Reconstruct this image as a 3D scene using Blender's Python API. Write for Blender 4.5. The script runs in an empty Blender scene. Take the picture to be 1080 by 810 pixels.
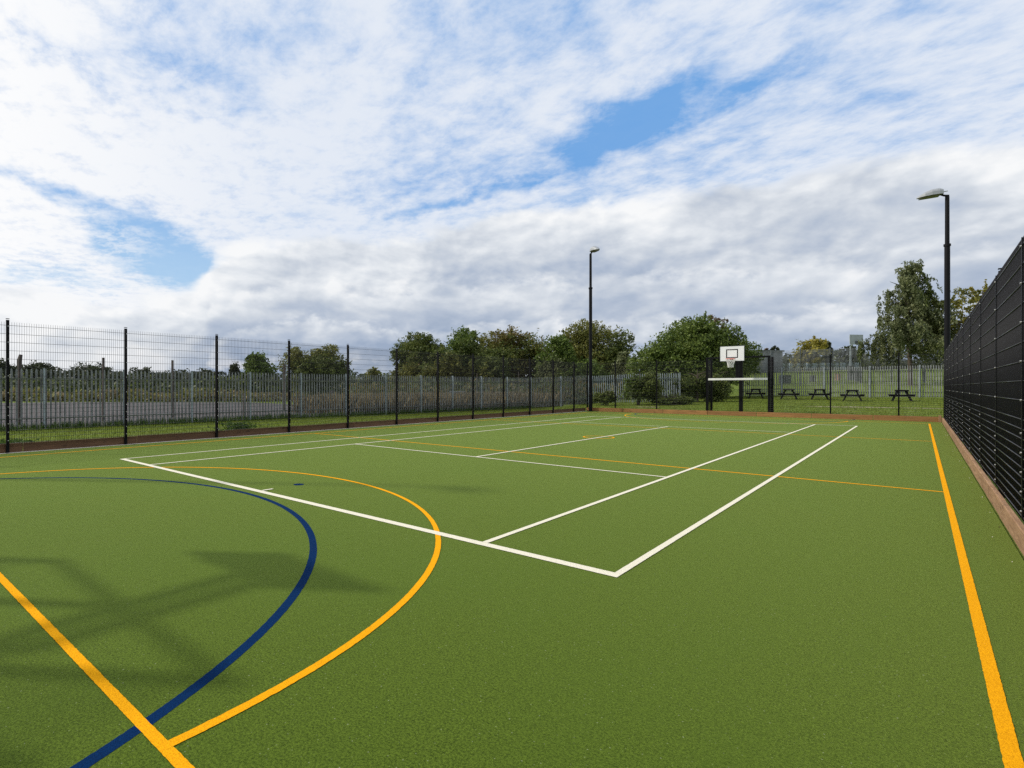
import bpy, math, random
import numpy as np
from mathutils import Vector, Matrix
R = math.radians
rng = np.random.default_rng(11)
random.seed(11)
sc = bpy.context.scene
C = sc.collection

# ------------------------------------------------------------------ camera
CAM = (12.847, -4.484, 1.577); YAW = 0.741; F = 580.03
cam_d = bpy.data.cameras.new('camera'); cam = bpy.data.objects.new('camera', cam_d); C.objects.link(cam)
cam.location = CAM; cam.rotation_euler = (R(90), 0, YAW)
cam_d.sensor_width = 36; cam_d.lens = 36 * F / 1080
cam_d.shift_x = (540 - 439.86) / 1080; cam_d.shift_y = (408.03 - 405) / 1080
cam_d.clip_start = 0.05; cam_d.clip_end = 5000
sc.camera = cam
CS, SN = math.cos(YAW), math.sin(YAW)
def at(az_px, d):
    """Ground position lying d metres ahead of the viewpoint, at the bearing of that column."""
    r = (az_px - 439.86) / F * d
    return CAM[0] + CS * r - SN * d, CAM[1] + SN * r + CS * d

# ------------------------------------------------------------------ terrain height
YS = [-500, 29.6, 31, 37, 44, 50, 66, 110, 150, 250, 600]
ZS = [-.02, -.02, .12, .36, .62, .76, 1.75, 4.3, 5.0, 6.0, 9.0]
def sstep(a, b, x):
    t = np.clip((x - a) / (b - a), 0, 1); return t * t * (3 - 2 * t)
def gz(x, y):
    x = np.asarray(x, float); y = np.asarray(y, float)
    w = sstep(-9.5, -4.5, x + np.clip((y - 45) * .25, 0, 15))
    z = np.interp(y, YS, ZS)
    far = sstep(60, 220, np.hypot(x - 12, y + 4)) * 1.2
    return -.02 + (z + .02) * w + far * (1 - w)

# ------------------------------------------------------------------ node helpers
class N:
    """Tiny arithmetic wrapper around shader sockets."""
    def __init__(s, nt, sock): s.nt, s.s = nt, sock
    def _m(s, op, *a, clamp=False):
        n = s.nt.nodes.new('ShaderNodeMath'); n.operation = op; n.use_clamp = clamp
        for i, v in enumerate((s,) + a):
            if isinstance(v, N): s.nt.links.new(v.s, n.inputs[i])
            else: n.inputs[i].default_value = v
        return N(s.nt, n.outputs[0])
    def __add__(s, o): return s._m('ADD', o)
    __radd__ = __add__
    def __sub__(s, o): return s._m('SUBTRACT', o)
    def __rsub__(s, o): return (s * -1) + o
    def __mul__(s, o): return s._m('MULTIPLY', o)
    __rmul__ = __mul__
    def __truediv__(s, o): return s._m('DIVIDE', o)
    def abs(s): return s._m('ABSOLUTE')
    def mx(s, o): return s._m('MAXIMUM', o)
    def mn(s, o): return s._m('MINIMUM', o)
    def pw(s, o): return s._m('POWER', o)
    def step(s, a, b, lo=0.0, hi=1.0):
        n = s.nt.nodes.new('ShaderNodeMapRange'); n.interpolation_type = 'SMOOTHSTEP'; n.clamp = True
        s.nt.links.new(s.s, n.inputs[0])
        for i, v in ((1, a), (2, b), (3, lo), (4, hi)): n.inputs[i].default_value = v
        return N(s.nt, n.outputs[0])

def noise(nt, vec, scale, detail=3, rough=.55, dist=0.0, dims='3D'):
    n = nt.nodes.new('ShaderNodeTexNoise'); n.noise_dimensions = dims
    n.inputs['Scale'].default_value = scale; n.inputs['Detail'].default_value = detail
    n.inputs['Roughness'].default_value = rough; n.inputs['Distortion'].default_value = dist
    if vec is not None: nt.links.new(vec, n.inputs['Vector'])
    return N(nt, n.outputs['Fac'])
def mix(nt, fac, a, b, mode='MIX'):
    n = nt.nodes.new('ShaderNodeMix'); n.data_type = 'RGBA'; n.blend_type = mode; n.clamp_factor = True
    for sock, v in ((n.inputs[0], fac), (n.inputs[6], a), (n.inputs[7], b)):
        if isinstance(v, N): nt.links.new(v.s, sock)
        elif hasattr(v, 'is_output'): nt.links.new(v, sock)
        elif isinstance(v, (int, float)): sock.default_value = v
        else: sock.default_value = (*v, 1) if len(v) == 3 else v
    return n.outputs[2]
def mapping(nt, vec, scale=(1, 1, 1), loc=(0, 0, 0), rot=(0, 0, 0)):
    n = nt.nodes.new('ShaderNodeMapping'); nt.links.new(vec, n.inputs[0])
    n.inputs['Scale'].default_value = scale; n.inputs['Location'].default_value = loc; n.inputs['Rotation'].default_value = rot
    return n.outputs[0]
def new_mat(name):
    m = bpy.data.materials.new(name); m.use_nodes = True
    nt = m.node_tree; b = nt.nodes['Principled BSDF']
    return m, nt, b
def coords(nt, kind='Object'):
    return nt.nodes.new('ShaderNodeTexCoord').outputs[kind]
def position(nt):
    return nt.nodes.new('ShaderNodeNewGeometry').outputs['Position']
def bump(nt, b, h, strength=.3, dist=.01):
    n = nt.nodes.new('ShaderNodeBump'); n.inputs['Strength'].default_value = strength; n.inputs['Distance'].default_value = dist
    nt.links.new(h.s, n.inputs['Height']); nt.links.new(n.outputs[0], b.inputs['Normal'])

def simple(name, col, rough=.6, metal=0.0, var=.25, scale=6.0, spec=.5, bmp=0.0, bscale=60, stretch=(1, 1, 1)):
    m, nt, b = new_mat(name)
    p = mapping(nt, position(nt), stretch)
    f = noise(nt, p, scale, 5, .6)
    lo = tuple(c * (1 - var) for c in col); hi = tuple(min(1, c * (1 + var)) for c in col)
    nt.links.new(mix(nt, f.step(.3, .7), lo, hi), b.inputs['Base Color'])
    b.inputs['Roughness'].default_value = rough; b.inputs['Metallic'].default_value = metal
    b.inputs['Specular IOR Level'].default_value = spec
    if bmp: bump(nt, b, noise(nt, p, bscale, 3), bmp, .004)
    return m

def turf_like(name, ca, cb, cc, sheen=.55):
    """Short pile of synthetic fibre: fine grain, faint streaks from brushing, worn patches."""
    m, nt, b = new_mat(name)
    p = position(nt)
    g1 = noise(nt, p, 210, 2, .75); g2 = noise(nt, p, 80, 2, .6)
    big = noise(nt, p, .35, 4, .55); mid = noise(nt, mapping(nt, p, (1.0, .22, 1)), 2.2, 3, .6)
    g3 = noise(nt, p, 18, 2, .6)
    col = mix(nt, (g1 * .52 + g2 * .40 + g3 * .08).step(.39, .61), ca, cb)
    col = mix(nt, (big * .6 + mid * .4).step(.38, .66, 0, .45), col, cc)
    speck = noise(nt, p, 75, 0)
    col = mix(nt, speck.step(.80, .84, 0, .6), col, (.30, .33, .20))
    nt.links.new(col, b.inputs['Base Color'])
    b.inputs['Roughness'].default_value = .9; b.inputs['Specular IOR Level'].default_value = .04
    b.inputs['Sheen Weight'].default_value = sheen; b.inputs['Sheen Roughness'].default_value = .30
    b.inputs['Sheen Tint'].default_value = (.78, .95, .26, 1)
    bump(nt, b, g1 * .7 + g2 * .3, .8, .005)
    return m

def line_mat(name, col, dark):
    m, nt, b = new_mat(name)
    p = position(nt)
    g = noise(nt, p, 170, 2, .7); w = noise(nt, p, 5, 4, .6)
    c = mix(nt, g.step(.3, .62, 0, 1), dark, col)
    c = mix(nt, w.step(.5, .8, 0, .25), c, dark)
    nt.links.new(c, b.inputs['Base Color'])
    b.inputs['Roughness'].default_value = .9; b.inputs['Specular IOR Level'].default_value = .05
    bump(nt, b, g, .8, .005)
    return m

def leaf_mat(name, ca, cb, trans=.35, rough=.55):
    m, nt, b = new_mat(name)
    geo = nt.nodes.new('ShaderNodeNewGeometry')
    rnd = N(nt, geo.outputs['Random Per Island'])
    big = noise(nt, geo.outputs['Position'], .55, 3, .6)
    c = mix(nt, (rnd * .55 + big * .75 - .15).step(.15, .75), ca, cb)
    nt.links.new(c, b.inputs['Base Color']); b.inputs['Roughness'].default_value = rough
    b.inputs['Specular IOR Level'].default_value = .3
    t = nt.nodes.new('ShaderNodeBsdfTranslucent'); nt.links.new(c, t.inputs[0])
    mx = nt.nodes.new('ShaderNodeMixShader'); mx.inputs[0].default_value = trans
    nt.links.new(b.outputs[0], mx.inputs[1]); nt.links.new(t.outputs[0], mx.inputs[2])
    nt.links.new(mx.outputs[0], nt.nodes['Material Output'].inputs[0])
    return m

def wood_mat(name, ca, cb, axis):
    m, nt, b = new_mat(name)
    st = (1.2, 14, 14) if axis == 'x' else (14, 1.2, 14)
    p = mapping(nt, position(nt), st)
    g = noise(nt, p, 1.6, 5, .65); k = noise(nt, mapping(nt, position(nt), (1, 1, 3)), 3.2, 3, .5)
    fine = noise(nt, p, 7, 3, .7)
    c = mix(nt, (g * .7 + fine * .3).step(.34, .66), ca, cb)
    c = mix(nt, k.step(.62, .74, 0, .7), c, tuple(v * .38 for v in ca))
    oi = nt.nodes.new('ShaderNodeObjectInfo')
    c = mix(nt, N(nt, oi.outputs['Random']) * .45, c, tuple(v * .7 for v in ca))
    nt.links.new(c, b.inputs['Base Color']); b.inputs['Roughness'].default_value = .8
    bump(nt, b, g * .6 + fine * .4, .5, .01)
    return m

M = {}
M['turf'] = turf_like('turf', (.022, .040, .004), (.108, .162, .017), (.060, .104, .011))
M['white_line'] = line_mat('white_line', (.86, .80, .66), (.58, .55, .40))
M['yellow_line'] = line_mat('yellow_line', (.93, .42, .006), (.66, .27, .004))
M['blue_line'] = line_mat('blue_line', (.001, .026, .100), (.001, .013, .050))
M['black_coat'] = simple('black_coat', (.0035, .0035, .0045), .5, var=.2, spec=.15)
M['wire'] = simple('wire', (.0055, .0055, .007), .55, var=.1, spec=.18)
M['wire_rail_lit'] = simple('wire_rail_lit', (.04, .04, .043), .4, var=.15, spec=.5)  # light caught on the horizontal wires, put into a paler, glossier coat
M['bolt'] = simple('bolt', (.62, .62, .60), .35, .7, .1)
M['galv'] = simple('galv', (.275, .285, .285), .6, .3, .25, 3)
M['galv_light'] = simple('galv_light', (.33, .375, .40), .55, .3, .15, 3)
M['far_paint'] = simple('far_paint', (.40, .47, .54), .6, 0, .12, 2)
M['board_white'] = simple('board_white', (.82, .82, .82), .4, 0, .04, 3)
M['board_grey'] = simple('board_grey', (.40, .44, .45), .6, 0, .12, 3)
M['orange'] = simple('orange', (.62, .07, .02), .45)
M['net'] = simple('net', (.75, .74, .72), .8)
M['crossbar'] = simple('crossbar', (.80, .80, .77), .4, 0, .05)
M['lamp_metal'] = simple('lamp_metal', (.36, .375, .39), .5, .25, .12, 4)
M['lamp_pole'] = simple('lamp_pole', (.0035, .0035, .005), .5, spec=.18)
M['lamp_glass'] = simple('lamp_glass', (.14, .135, .10), .18, 0, .2, 9)
M['table'] = simple('table', (.008, .0078, .009), .6, 0, .35, 5, spec=.2)
M['concrete'] = simple('concrete', (.30, .27, .23), .9, 0, .3, 4, bmp=.4)
M['old_post'] = simple('old_post', (.075, .062, .050), .9, 0, .35, 5, bmp=.4)
M['strip'] = simple('strip', (.62, .57, .48), .95, 0, .3, 30, bmp=.5)
M['bark'] = simple('bark', (.075, .058, .042), .95, 0, .4, 4, bmp=.7, stretch=(1, 1, .25))
M['pale_bark'] = simple('pale_bark', (.28, .26, .22), .9, 0, .5, 5, bmp=.4, stretch=(1, 1, .6))
M['bar'] = simple('bar', (.15, .165, .175), .55, .3, .2, 3)
M['shed'] = simple('shed', (.12, .128, .14), .6, .1, .12, 1)
M['shed_roof'] = simple('shed_roof', (.11, .115, .12), .7, 0, .2, 2)
M['cabinet'] = simple('cabinet', (.075, .08, .09), .5, 0, .2, 4)
M['pink'] = simple('pink', (.42, .25, .20), .8, 0, .2, 4)
M['litter'] = simple('litter', (.80, .80, .80), .5, 0, .1, 9)
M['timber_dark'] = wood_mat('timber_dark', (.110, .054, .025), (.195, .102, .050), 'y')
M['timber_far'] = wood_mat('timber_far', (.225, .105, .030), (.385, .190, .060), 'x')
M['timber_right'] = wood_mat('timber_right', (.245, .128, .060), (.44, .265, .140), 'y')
M['leaf_green'] = leaf_mat('leaf_green', (.050, .092, .018), (.165, .225, .045))
M['leaf_dark'] = leaf_mat('leaf_dark', (.046, .072, .017), (.150, .180, .042))
M['leaf_olive'] = leaf_mat('leaf_olive', (.085, .100, .022), (.245, .240, .056))
M['leaf_brown'] = leaf_mat('leaf_brown', (.100, .085, .024), (.240, .185, .050))
M['leaf_red'] = leaf_mat('leaf_red', (.090, .062, .028), (.190, .125, .058))
M['leaf_yellow'] = leaf_mat('leaf_yellow', (.16, .15, .025), (.36, .31, .055))
M['leaf_willow'] = leaf_mat('leaf_willow', (.075, .098, .040), (.230, .250, .115))
M['leaf_hazel'] = leaf_mat('leaf_hazel', (.056, .096, .016), (.180, .235, .048))
M['leaf_far'] = leaf_mat('leaf_far', (.030, .040, .019), (.078, .092, .042))
M['grass_blade'] = leaf_mat('grass_blade', (.095, .140, .015), (.250, .290, .045), .4)
M['dry_blade'] = leaf_mat('dry_blade', (.11, .085, .042), (.32, .25, .13), .3)
M['weed'] = leaf_mat('weed', (.030, .062, .012), (.090, .145, .030), .4)

def ground_mat():
    m, nt, b = new_mat('field_grass')
    p = position(nt)
    f = noise(nt, p, 14, 4, .65); g = noise(nt, p, .45, 5, .6); h = noise(nt, mapping(nt, p, (.35, 1, 1)), .8, 4, .6)
    c = mix(nt, f.step(.3, .7), (.080, .130, .014), (.200, .255, .045))
    c = mix(nt, g.step(.45, .7, 0, .6), c, (.13, .15, .035))
    c = mix(nt, h.step(.62, .74, 0, .55), c, (.17, .14, .075))
    nt.links.new(c, b.inputs['Base Color']); b.inputs['Roughness'].default_value = .9
    b.inputs['Specular IOR Level'].default_value = .1
    bump(nt, b, f, .8, .06)
    return m
M['field'] = ground_mat()
def lot_mat():
    m, nt, b = new_mat('old_tarmac')
    p = position(nt)
    f = noise(nt, p, 40, 3, .7); g = noise(nt, p, .5, 5, .6)
    c = mix(nt, f.step(.3, .7), (.046, .040, .040), (.088, .075, .074))
    c = mix(nt, g.step(.5, .72, 0, .6), c, (.12, .095, .08))
    nt.links.new(c, b.inputs['Base Color']); b.inputs['Roughness'].default_value = .9
    bump(nt, b, f, .4, .01)
    return m
M['lot'] = lot_mat()
def path_mat():
    m, nt, b = new_mat('worn_earth')
    f = noise(nt, position(nt), 3, 5, .65)
    nt.links.new(mix(nt, f.step(.3, .7), (.20, .16, .10), (.36, .31, .22)), b.inputs['Base Color'])
    b.inputs['Roughness'].default_value = .95
    return m
M['path'] = path_mat()

# ------------------------------------------------------------------ mesh helpers
class MB:
    def __init__(s): s.v, s.f = [], []
    def add(s, vs, fs):
        o = len(s.v); s.v += [tuple(map(float, p)) for p in vs]; s.f += [tuple(i + o for i in q) for q in fs]; return s
    def box(s, c, d, rot=None):
        hx, hy, hz = d[0] / 2, d[1] / 2, d[2] / 2
        vs = [Vector((x * hx, y * hy, z * hz)) for z in (-1, 1) for y in (-1, 1) for x in (-1, 1)]
        if rot is not None: vs = [rot @ v for v in vs]
        c = Vector(c)
        return s.add([v + c for v in vs], [(0, 2, 3, 1), (4, 5, 7, 6), (0, 1, 5, 4), (2, 6, 7, 3), (0, 4, 6, 2), (1, 3, 7, 5)])
    def bar(s, p, q, w, h=None, up=(0, 0, 1)):
        p, q = Vector(p), Vector(q); a = (q - p); L = a.length; a.normalize()
        u = Vector(up)
        if abs(a.dot(u)) > .95: u = Vector((1, 0, 0)) if abs(a.x) < .9 else Vector((0, 1, 0))
        b = a.cross(u).normalized(); c = b.cross(a)
        return s.box((p + q) / 2, (L, w, h or w), Matrix((a, b, c)).transposed())
    def tube(s, pts, rad, n=8, cap=True):
        pts = [Vector(p) for p in pts]
        if not hasattr(rad, '__len__'): rad = [rad] * len(pts)
        vs, fs = [], []
        for i, p in enumerate(pts):
            a = (pts[min(i + 1, len(pts) - 1)] - pts[max(i - 1, 0)]).normalized()
            u = Vector((0, 0, 1)) if abs(a.z) < .9 else Vector((1, 0, 0))
            b = a.cross(u).normalized(); c = b.cross(a)
            for k in range(n):
                t = 2 * math.pi * k / n
                vs.append(p + (b * math.cos(t) + c * math.sin(t)) * rad[i])
        for i in range(len(pts) - 1):
            for k in range(n):
                fs.append((i * n + k, i * n + (k + 1) % n, (i + 1) * n + (k + 1) % n, (i + 1) * n + k))
        if cap:
            fs.append(tuple(range(n))); fs.append(tuple(range((len(pts) - 1) * n, len(pts) * n)))
        return s.add(vs, fs)
    def build(s, name, mat, parent=None, loc=None, smooth=False, bevel=0):
        me = bpy.data.meshes.new(name); me.from_pydata(s.v, [], s.f); me.update()
        import bmesh
        bm = bmesh.new(); bm.from_mesh(me); bmesh.ops.recalc_face_normals(bm, faces=bm.faces)
        if bevel: bmesh.ops.bevel(bm, geom=list(bm.edges), offset=bevel, segments=1, affect='EDGES', clamp_overlap=True)
        bm.to_mesh(me); bm.free()
        if smooth:
            for p in me.polygons: p.use_smooth = True
        return link(me, name, mat, parent, loc)
def link(me, name, mat, parent=None, loc=None):
    if mat is not None and not me.materials: me.materials.append(mat)
    o = bpy.data.objects.new(name, me); C.objects.link(o)
    if parent is not None: o.parent = parent
    if loc is not None: o.location = loc
    return o
def np_mesh(name, V, Q):
    """Fast mesh from numpy: V (n,3), Q (m,k) faces."""
    me = bpy.data.meshes.new(name); k = Q.shape[1]
    me.vertices.add(len(V)); me.vertices.foreach_set('co', np.ascontiguousarray(V, np.float32).ravel())
    me.loops.add(Q.size); me.loops.foreach_set('vertex_index', np.ascontiguousarray(Q, np.int32).ravel())
    me.polygons.add(len(Q)); me.polygons.foreach_set('loop_start', np.arange(0, Q.size, k, dtype=np.int32))
    me.polygons.foreach_set('loop_total', np.full(len(Q), k, np.int32))
    me.update(calc_edges=True); me.validate()
    return me
def empty(name, loc=(0, 0, 0), rz=0):
    o = bpy.data.objects.new(name, None); C.objects.link(o); o.location = loc; o.rotation_euler = (0, 0, rz); o.empty_display_size = .2
    return o
def tag(o, label=None, cat=None, group=None, kind=None):
    if label: o['label'] = label
    if cat: o['category'] = cat
    if group: o['group'] = group
    if kind: o['kind'] = kind
    return o
kids = {}
def copy_tree(o, parent=None):
    c = o.copy(); C.objects.link(c)
    if parent is not None: c.parent = parent
    for ch in list(o.children): copy_tree(ch, c)
    return c
def copy_to(o, parent, loc):
    c = copy_tree(o, parent); c.location = loc; return c

# ------------------------------------------------------------------ ground, turf, lot, path
X0, X1, Y0, Y1 = -3.05, 13.54, -6.4, 29.38       # turf sheet
def grid_axis(pts): return np.unique(np.array(pts, float))
gx = grid_axis(list(np.linspace(-900, -80, 14)) + list(np.linspace(-80, -20, 25)) + list(np.linspace(-20, 40, 61)) + list(np.linspace(40, 100, 13)) + list(np.linspace(100, 900, 12)))
gy = grid_axis(list(np.linspace(-900, -40, 12)) + list(np.linspace(-40, 20, 25)) + list(np.linspace(20, 75, 56)) + list(np.linspace(75, 200, 26)) + list(np.linspace(200, 1500, 20)))
GX, GY = np.meshgrid(gx, gy)
GZ = gz(GX, GY) + .05 * (np.sin(GX * .61 + GY * .23) + np.sin(GX * .27 - GY * .52)) * sstep(32, 60, GY)
V = np.stack([GX.ravel(), GY.ravel(), GZ.ravel()], 1)
nx, ny = len(gx), len(gy)
I = (np.arange(ny - 1)[:, None] * nx + np.arange(nx - 1)[None]).ravel()
ground = link(np_mesh('ground', V, np.stack([I, I + 1, I + nx + 1, I + nx], 1)), 'ground', M['field'])
for p in ground.data.polygons: p.use_smooth = True
tag(ground, kind='structure')

def sheet(name, poly, z, mat):
    b = MB(); b.add([(x, y, z) for x, y in poly], [tuple(range(len(poly)))])
    return tag(b.build(name, mat), kind='structure')
sheet('turf_pitch', [(X0, Y0), (X1, Y0), (X1, Y1), (X0, Y1)], 0.0, M['turf'])
sheet('edging_strip', [(X0 - .175, Y0), (X0, Y0), (X0, Y1), (X0 - .175, Y1)], .006, M['strip'])
lotp = [(-13.6, -30), (-9.9, 20), (-14, 23), (-39, 26), (-59, 8.5), (-90, -18), (-80, -40)]
sheet('tarmac_lot', lotp, -.012, M['lot'])
# worn bare patch in front of the tables, a low irregular sheet following the bank
def patch(name, c, rx, ry, rot, mat, seed, lift=.012):
    r_ = np.random.default_rng(seed); n = 40
    rad = 1 + .22 * np.convolve(np.tile(r_.normal(0, 1, n), 3), np.ones(4) / 4, 'same')[n:2 * n]
    b = MB(); vs = []
    for ring in (1.0, .6, .25):
        for k in range(n):
            t = 2 * math.pi * k / n
            lx, ly = rx * rad[k] * ring * math.cos(t), ry * rad[k] * ring * math.sin(t)
            x = c[0] + lx * math.cos(rot) - ly * math.sin(rot); y = c[1] + lx * math.sin(rot) + ly * math.cos(rot)
            vs.append((x, y, float(gz(x, y)) + .05 * float((math.sin(x * .61 + y * .23) + math.sin(x * .27 - y * .52)) * sstep(32, 60, y)) + lift))
    fs = []
    for r in range(2):
        for k in range(n): fs.append((r * n + k, r * n + (k + 1) % n, (r + 1) * n + (k + 1) % n, (r + 1) * n + k))
    fs.append(tuple(range(2 * n, 3 * n)))
    return tag(b.add(vs, fs).build(name, mat), kind='structure')
px_, py_ = at(905, 32.5)
patch('worn_path', (px_, py_), 2.4, .35, .1, M['path'], 3)
px_, py_ = at(985, 30.5)
patch('worn_path', (px_, py_), 1.6, .25, .1, M['path'], 4)
px_, py_ = at(683, 37)
patch('worn_path', (px_, py_), .9, .35, .1, M['path'], 5)

# ------------------------------------------------------------------ painted lines
def strip(mb, pts, w, z, jit=.0009, step_=.02, closed=False):
    """A painted stripe along a polyline, its edges slightly ragged as paint sits in the pile."""
    P = []
    for a, b in zip(pts[:-1], pts[1:]):
        L = math.dist(a, b); n = max(1, int(L / step_))
        for k in range(n): P.append((a[0] + (b[0] - a[0]) * k / n, a[1] + (b[1] - a[1]) * k / n))
    P.append(pts[-1]); P = np.array(P); T = np.gradient(P, axis=0); T /= np.linalg.norm(T, axis=1)[:, None]
    Nn = np.stack([-T[:, 1], T[:, 0]], 1)
    ja = rng.normal(0, jit, len(P)); jb = rng.normal(0, jit, len(P))
    A = P + Nn * (w / 2 + ja)[:, None]; B = P - Nn * (w / 2 + jb)[:, None]
    vs = [(x, y, z) for x, y in A] + [(x, y, z) for x, y in B]; n = len(P)
    mb.add(vs, [(i, n + i, n + i + 1, i + 1) for i in range(n - 1)])
def arc(c, r, a0, a1, n=160):
    return [(c[0] + r * math.cos(R(a0 + (a1 - a0) * k / n)), c[1] + r * math.sin(R(a0 + (a1 - a0) * k / n))) for k in range(n + 1)]
ZB, ZY, ZW = .0015, .0030, .0050
W = 10.97; L = 23.77; S1 = 5.52; S2 = 18.285; i0 = 1.37; i1 = 9.6
def line_obj(name, segs, mat, z):
    mb = MB()
    for pts, w in segs: strip(mb, pts, w, z)
    return tag(mb.build(name, mat), kind='structure')
lw = .063
line_obj('tennis_baseline', [([(-.025, 0.03), (W + .03, 0.03)], .105)], M['white_line'], ZW)
line_obj('tennis_baseline', [([(-.025, L), (W + .025, L)], .08)], M['white_line'], ZW)
line_obj('tennis_tramline', [([(0, .08), (0, L - .04)], lw)], M['white_line'], ZW + .001)
line_obj('tennis_tramline', [([(i0, .08), (i0, L - .04)], lw)], M['white_line'], ZW + .001)
line_obj('tennis_tramline', [([(i1, .08), (i1, L - .04)], lw)], M['white_line'], ZW + .001)
line_obj('tennis_tramline', [([(W, .08), (W, L - .04)], lw)], M['white_line'], ZW + .001)
line_obj('tennis_service_line', [([(i0 + .03, S1), (i1 - .03, S1)], lw)], M['white_line'], ZW + .002)
line_obj('tennis_service_line', [([(i0 + .03, S2), (i1 - .03, S2)], lw)], M['white_line'], ZW + .002)
line_obj('tennis_centre_line', [([(5.485, S1 + .03), (5.485, S2 - .03)], lw)], M['white_line'], ZW + .003)
line_obj('tennis_centre_mark', [([(5.485, .085), (5.485, .27)], .05)], M['white_line'], ZW + .003)
GL, GF = -3.455, 27.6; NX0, NX1 = -2.30, 13.135; NC = 5.42
yl = .062
line_obj('netball_side_line', [([(NX1, GL - 2.4), (NX1, GF)], yl)], M['yellow_line'], ZY)
line_obj('netball_side_line', [([(NX0, GL - 2.4), (NX0, GF)], yl)], M['yellow_line'], ZY)
line_obj('netball_goal_line', [([(NX0 + .03, GL), (NX1 - .03, GL)], .055)], M['yellow_line'], ZY + .0004)
line_obj('netball_goal_line', [([(NX0 + .03, GF), (NX1 - .03, GF)], yl)], M['yellow_line'], ZY + .0004)
line_obj('netball_third_line', [([(NX0 + .03, 6.92), (NX1 - .03, 6.92)], yl)], M['yellow_line'], ZY + .0004)
line_obj('netball_third_line', [([(NX0 + .03, 17.28), (NX1 - .03, 17.28)], yl)], M['yellow_line'], ZY + .0004)
line_obj('netball_goal_arc', [(arc((NC, GL + .03), 4.985, -.36, 180.36), .056)], M['yellow_line'], ZY + .0009)
line_obj('netball_goal_arc', [(arc((NC, GF - .03), 4.98, 179.64, 360.36), .056)], M['yellow_line'], ZY + .0009)
line_obj('netball_centre_circle', [(arc((NC, 12.05), .45, 0, 360, 60), .05)], M['yellow_line'], ZY + .0009)
line_obj('football_goal_arc', [(arc((NC - .02, -5.3), 5.12, -10, 190), .07)], M['blue_line'], ZB)
line_obj('football_goal_arc', [(arc((NC - .02, 29.45), 5.12, 180.6, 359.4), .06)], M['blue_line'], ZB)
for yy in (.78, 23.4):
    mb = MB(); mb.add([(NC + .02 + .085 * math.cos(2 * math.pi * k / 20), yy + .085 * math.sin(2 * math.pi * k / 20), ZB) for k in range(20)], [tuple(range(20))])
    tag(mb.build('football_penalty_spot', M['blue_line']), kind='structure')

# ------------------------------------------------------------------ mesh fencing
def prisms(segs):
    """Many thin square bars, each (p, q, half width); returns numpy verts and quads, ends closed."""
    Vs, Qs = [], []
    for n, (p, q, r) in enumerate(segs):
        p = np.array(p, float); q = np.array(q, float); a = (q - p) / np.linalg.norm(q - p)
        u = np.array([0, 0, 1.]) if abs(a[2]) < .9 else np.array([1., 0, 0])
        b = np.cross(a, u); b /= np.linalg.norm(b); c = np.cross(b, a)
        o = 8 * n
        off = [b * r + c * r, b * r - c * r, -b * r - c * r, -b * r + c * r]
        Vs += [p + w for w in off] + [q + w for w in off]
        Qs += [(o, o + 1, o + 5, o + 4), (o + 1, o + 2, o + 6, o + 5), (o + 2, o + 3, o + 7, o + 6), (o + 3, o, o + 4, o + 7), (o + 3, o + 2, o + 1, o), (o + 4, o + 5, o + 6, o + 7)]
    return np.array(Vs), np.array(Qs)
FH = 3.12
HZ = sorted(set([round(.24 + .1 * k, 3) for k in range(11)] + [round(1.44 + .2 * k, 3) for k in range(9)]))
panel_cache = {}
def mesh_panel_data(w, hw=.0024):
    key = (round(w, 3), hw)
    if key in panel_cache: return panel_cache[key]
    segs = []; n = int(round(w / .05)); h = hw; g = .012
    for k in range(n):
        x = (k + .5) * w / n
        segs.append(((x, 0, .2), (x, 0, FH), h))
    for z in HZ:
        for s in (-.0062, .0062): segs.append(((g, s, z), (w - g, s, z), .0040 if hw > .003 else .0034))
    me = np_mesh('mesh_panel', *prisms(segs)); me.materials.append(M['wire']); me.materials.append(M['wire_rail_lit'])
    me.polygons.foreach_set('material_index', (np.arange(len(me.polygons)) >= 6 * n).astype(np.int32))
    panel_cache[key] = me
    return me
post_b = MB().box((0, 0, (FH + .05) / 2 - .1), (.06, .06, FH + .25)).box((0, 0, FH + .08), (.066, .066, .012))
BZ = [.3, .5, .7, .9, 1.1, 1.44, 1.84, 2.24, 2.64, 3.02]
proto = {}
def fence(label, origin, rz, xs, side, bolts=lambda i: True, skip=(), group=None, hw=.0024):
    root = empty('mesh_fence', (*origin, 0), rz)
    tag(root, label, 'fence', 'black mesh fences round the pitch')
    if 'post' not in proto:
        proto['post'] = post_b.build('post', M['black_coat'], root, (xs[0], 0, 0))
        me = bpy.data.meshes.new('bar'); 
        bb = MB()
        for k in range(8): pass
        bb.tube([(0, -.006, 0), (0, .006, 0)], .0115, 6)
        ob = bb.build('bolt', M['bolt']); proto['bolt'] = ob.data; bpy.data.objects.remove(ob)
        cb = MB().box((0, 0, (.22 + FH) / 2), (.045, .006, FH - .24)).build('clamp_bar', M['black_coat']); proto['bar'] = cb.data; bpy.data.objects.remove(cb)
        first = True
    else: first = False
    for i, x in enumerate(xs):
        if i in skip: continue
        if first and i == 0: p = proto['post']
        else: p = link(proto['post'].data, 'post', None, root, (x, 0, 0))
        link(proto['bar'], 'clamp_bar', None, p, (0, side * .054, 0))
        if bolts(i):
            for z in BZ: link(proto['bolt'], 'bolt', None, p, (0, side * .062, z))
    for a, b in zip(xs[:-1], xs[1:]):
        o = link(mesh_panel_data(b - a, hw), 'mesh_panel', None, root, (a, side * .041, 0))
    return root
sp = 2.638
FX, FY0 = -3.19, -1.403
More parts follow.
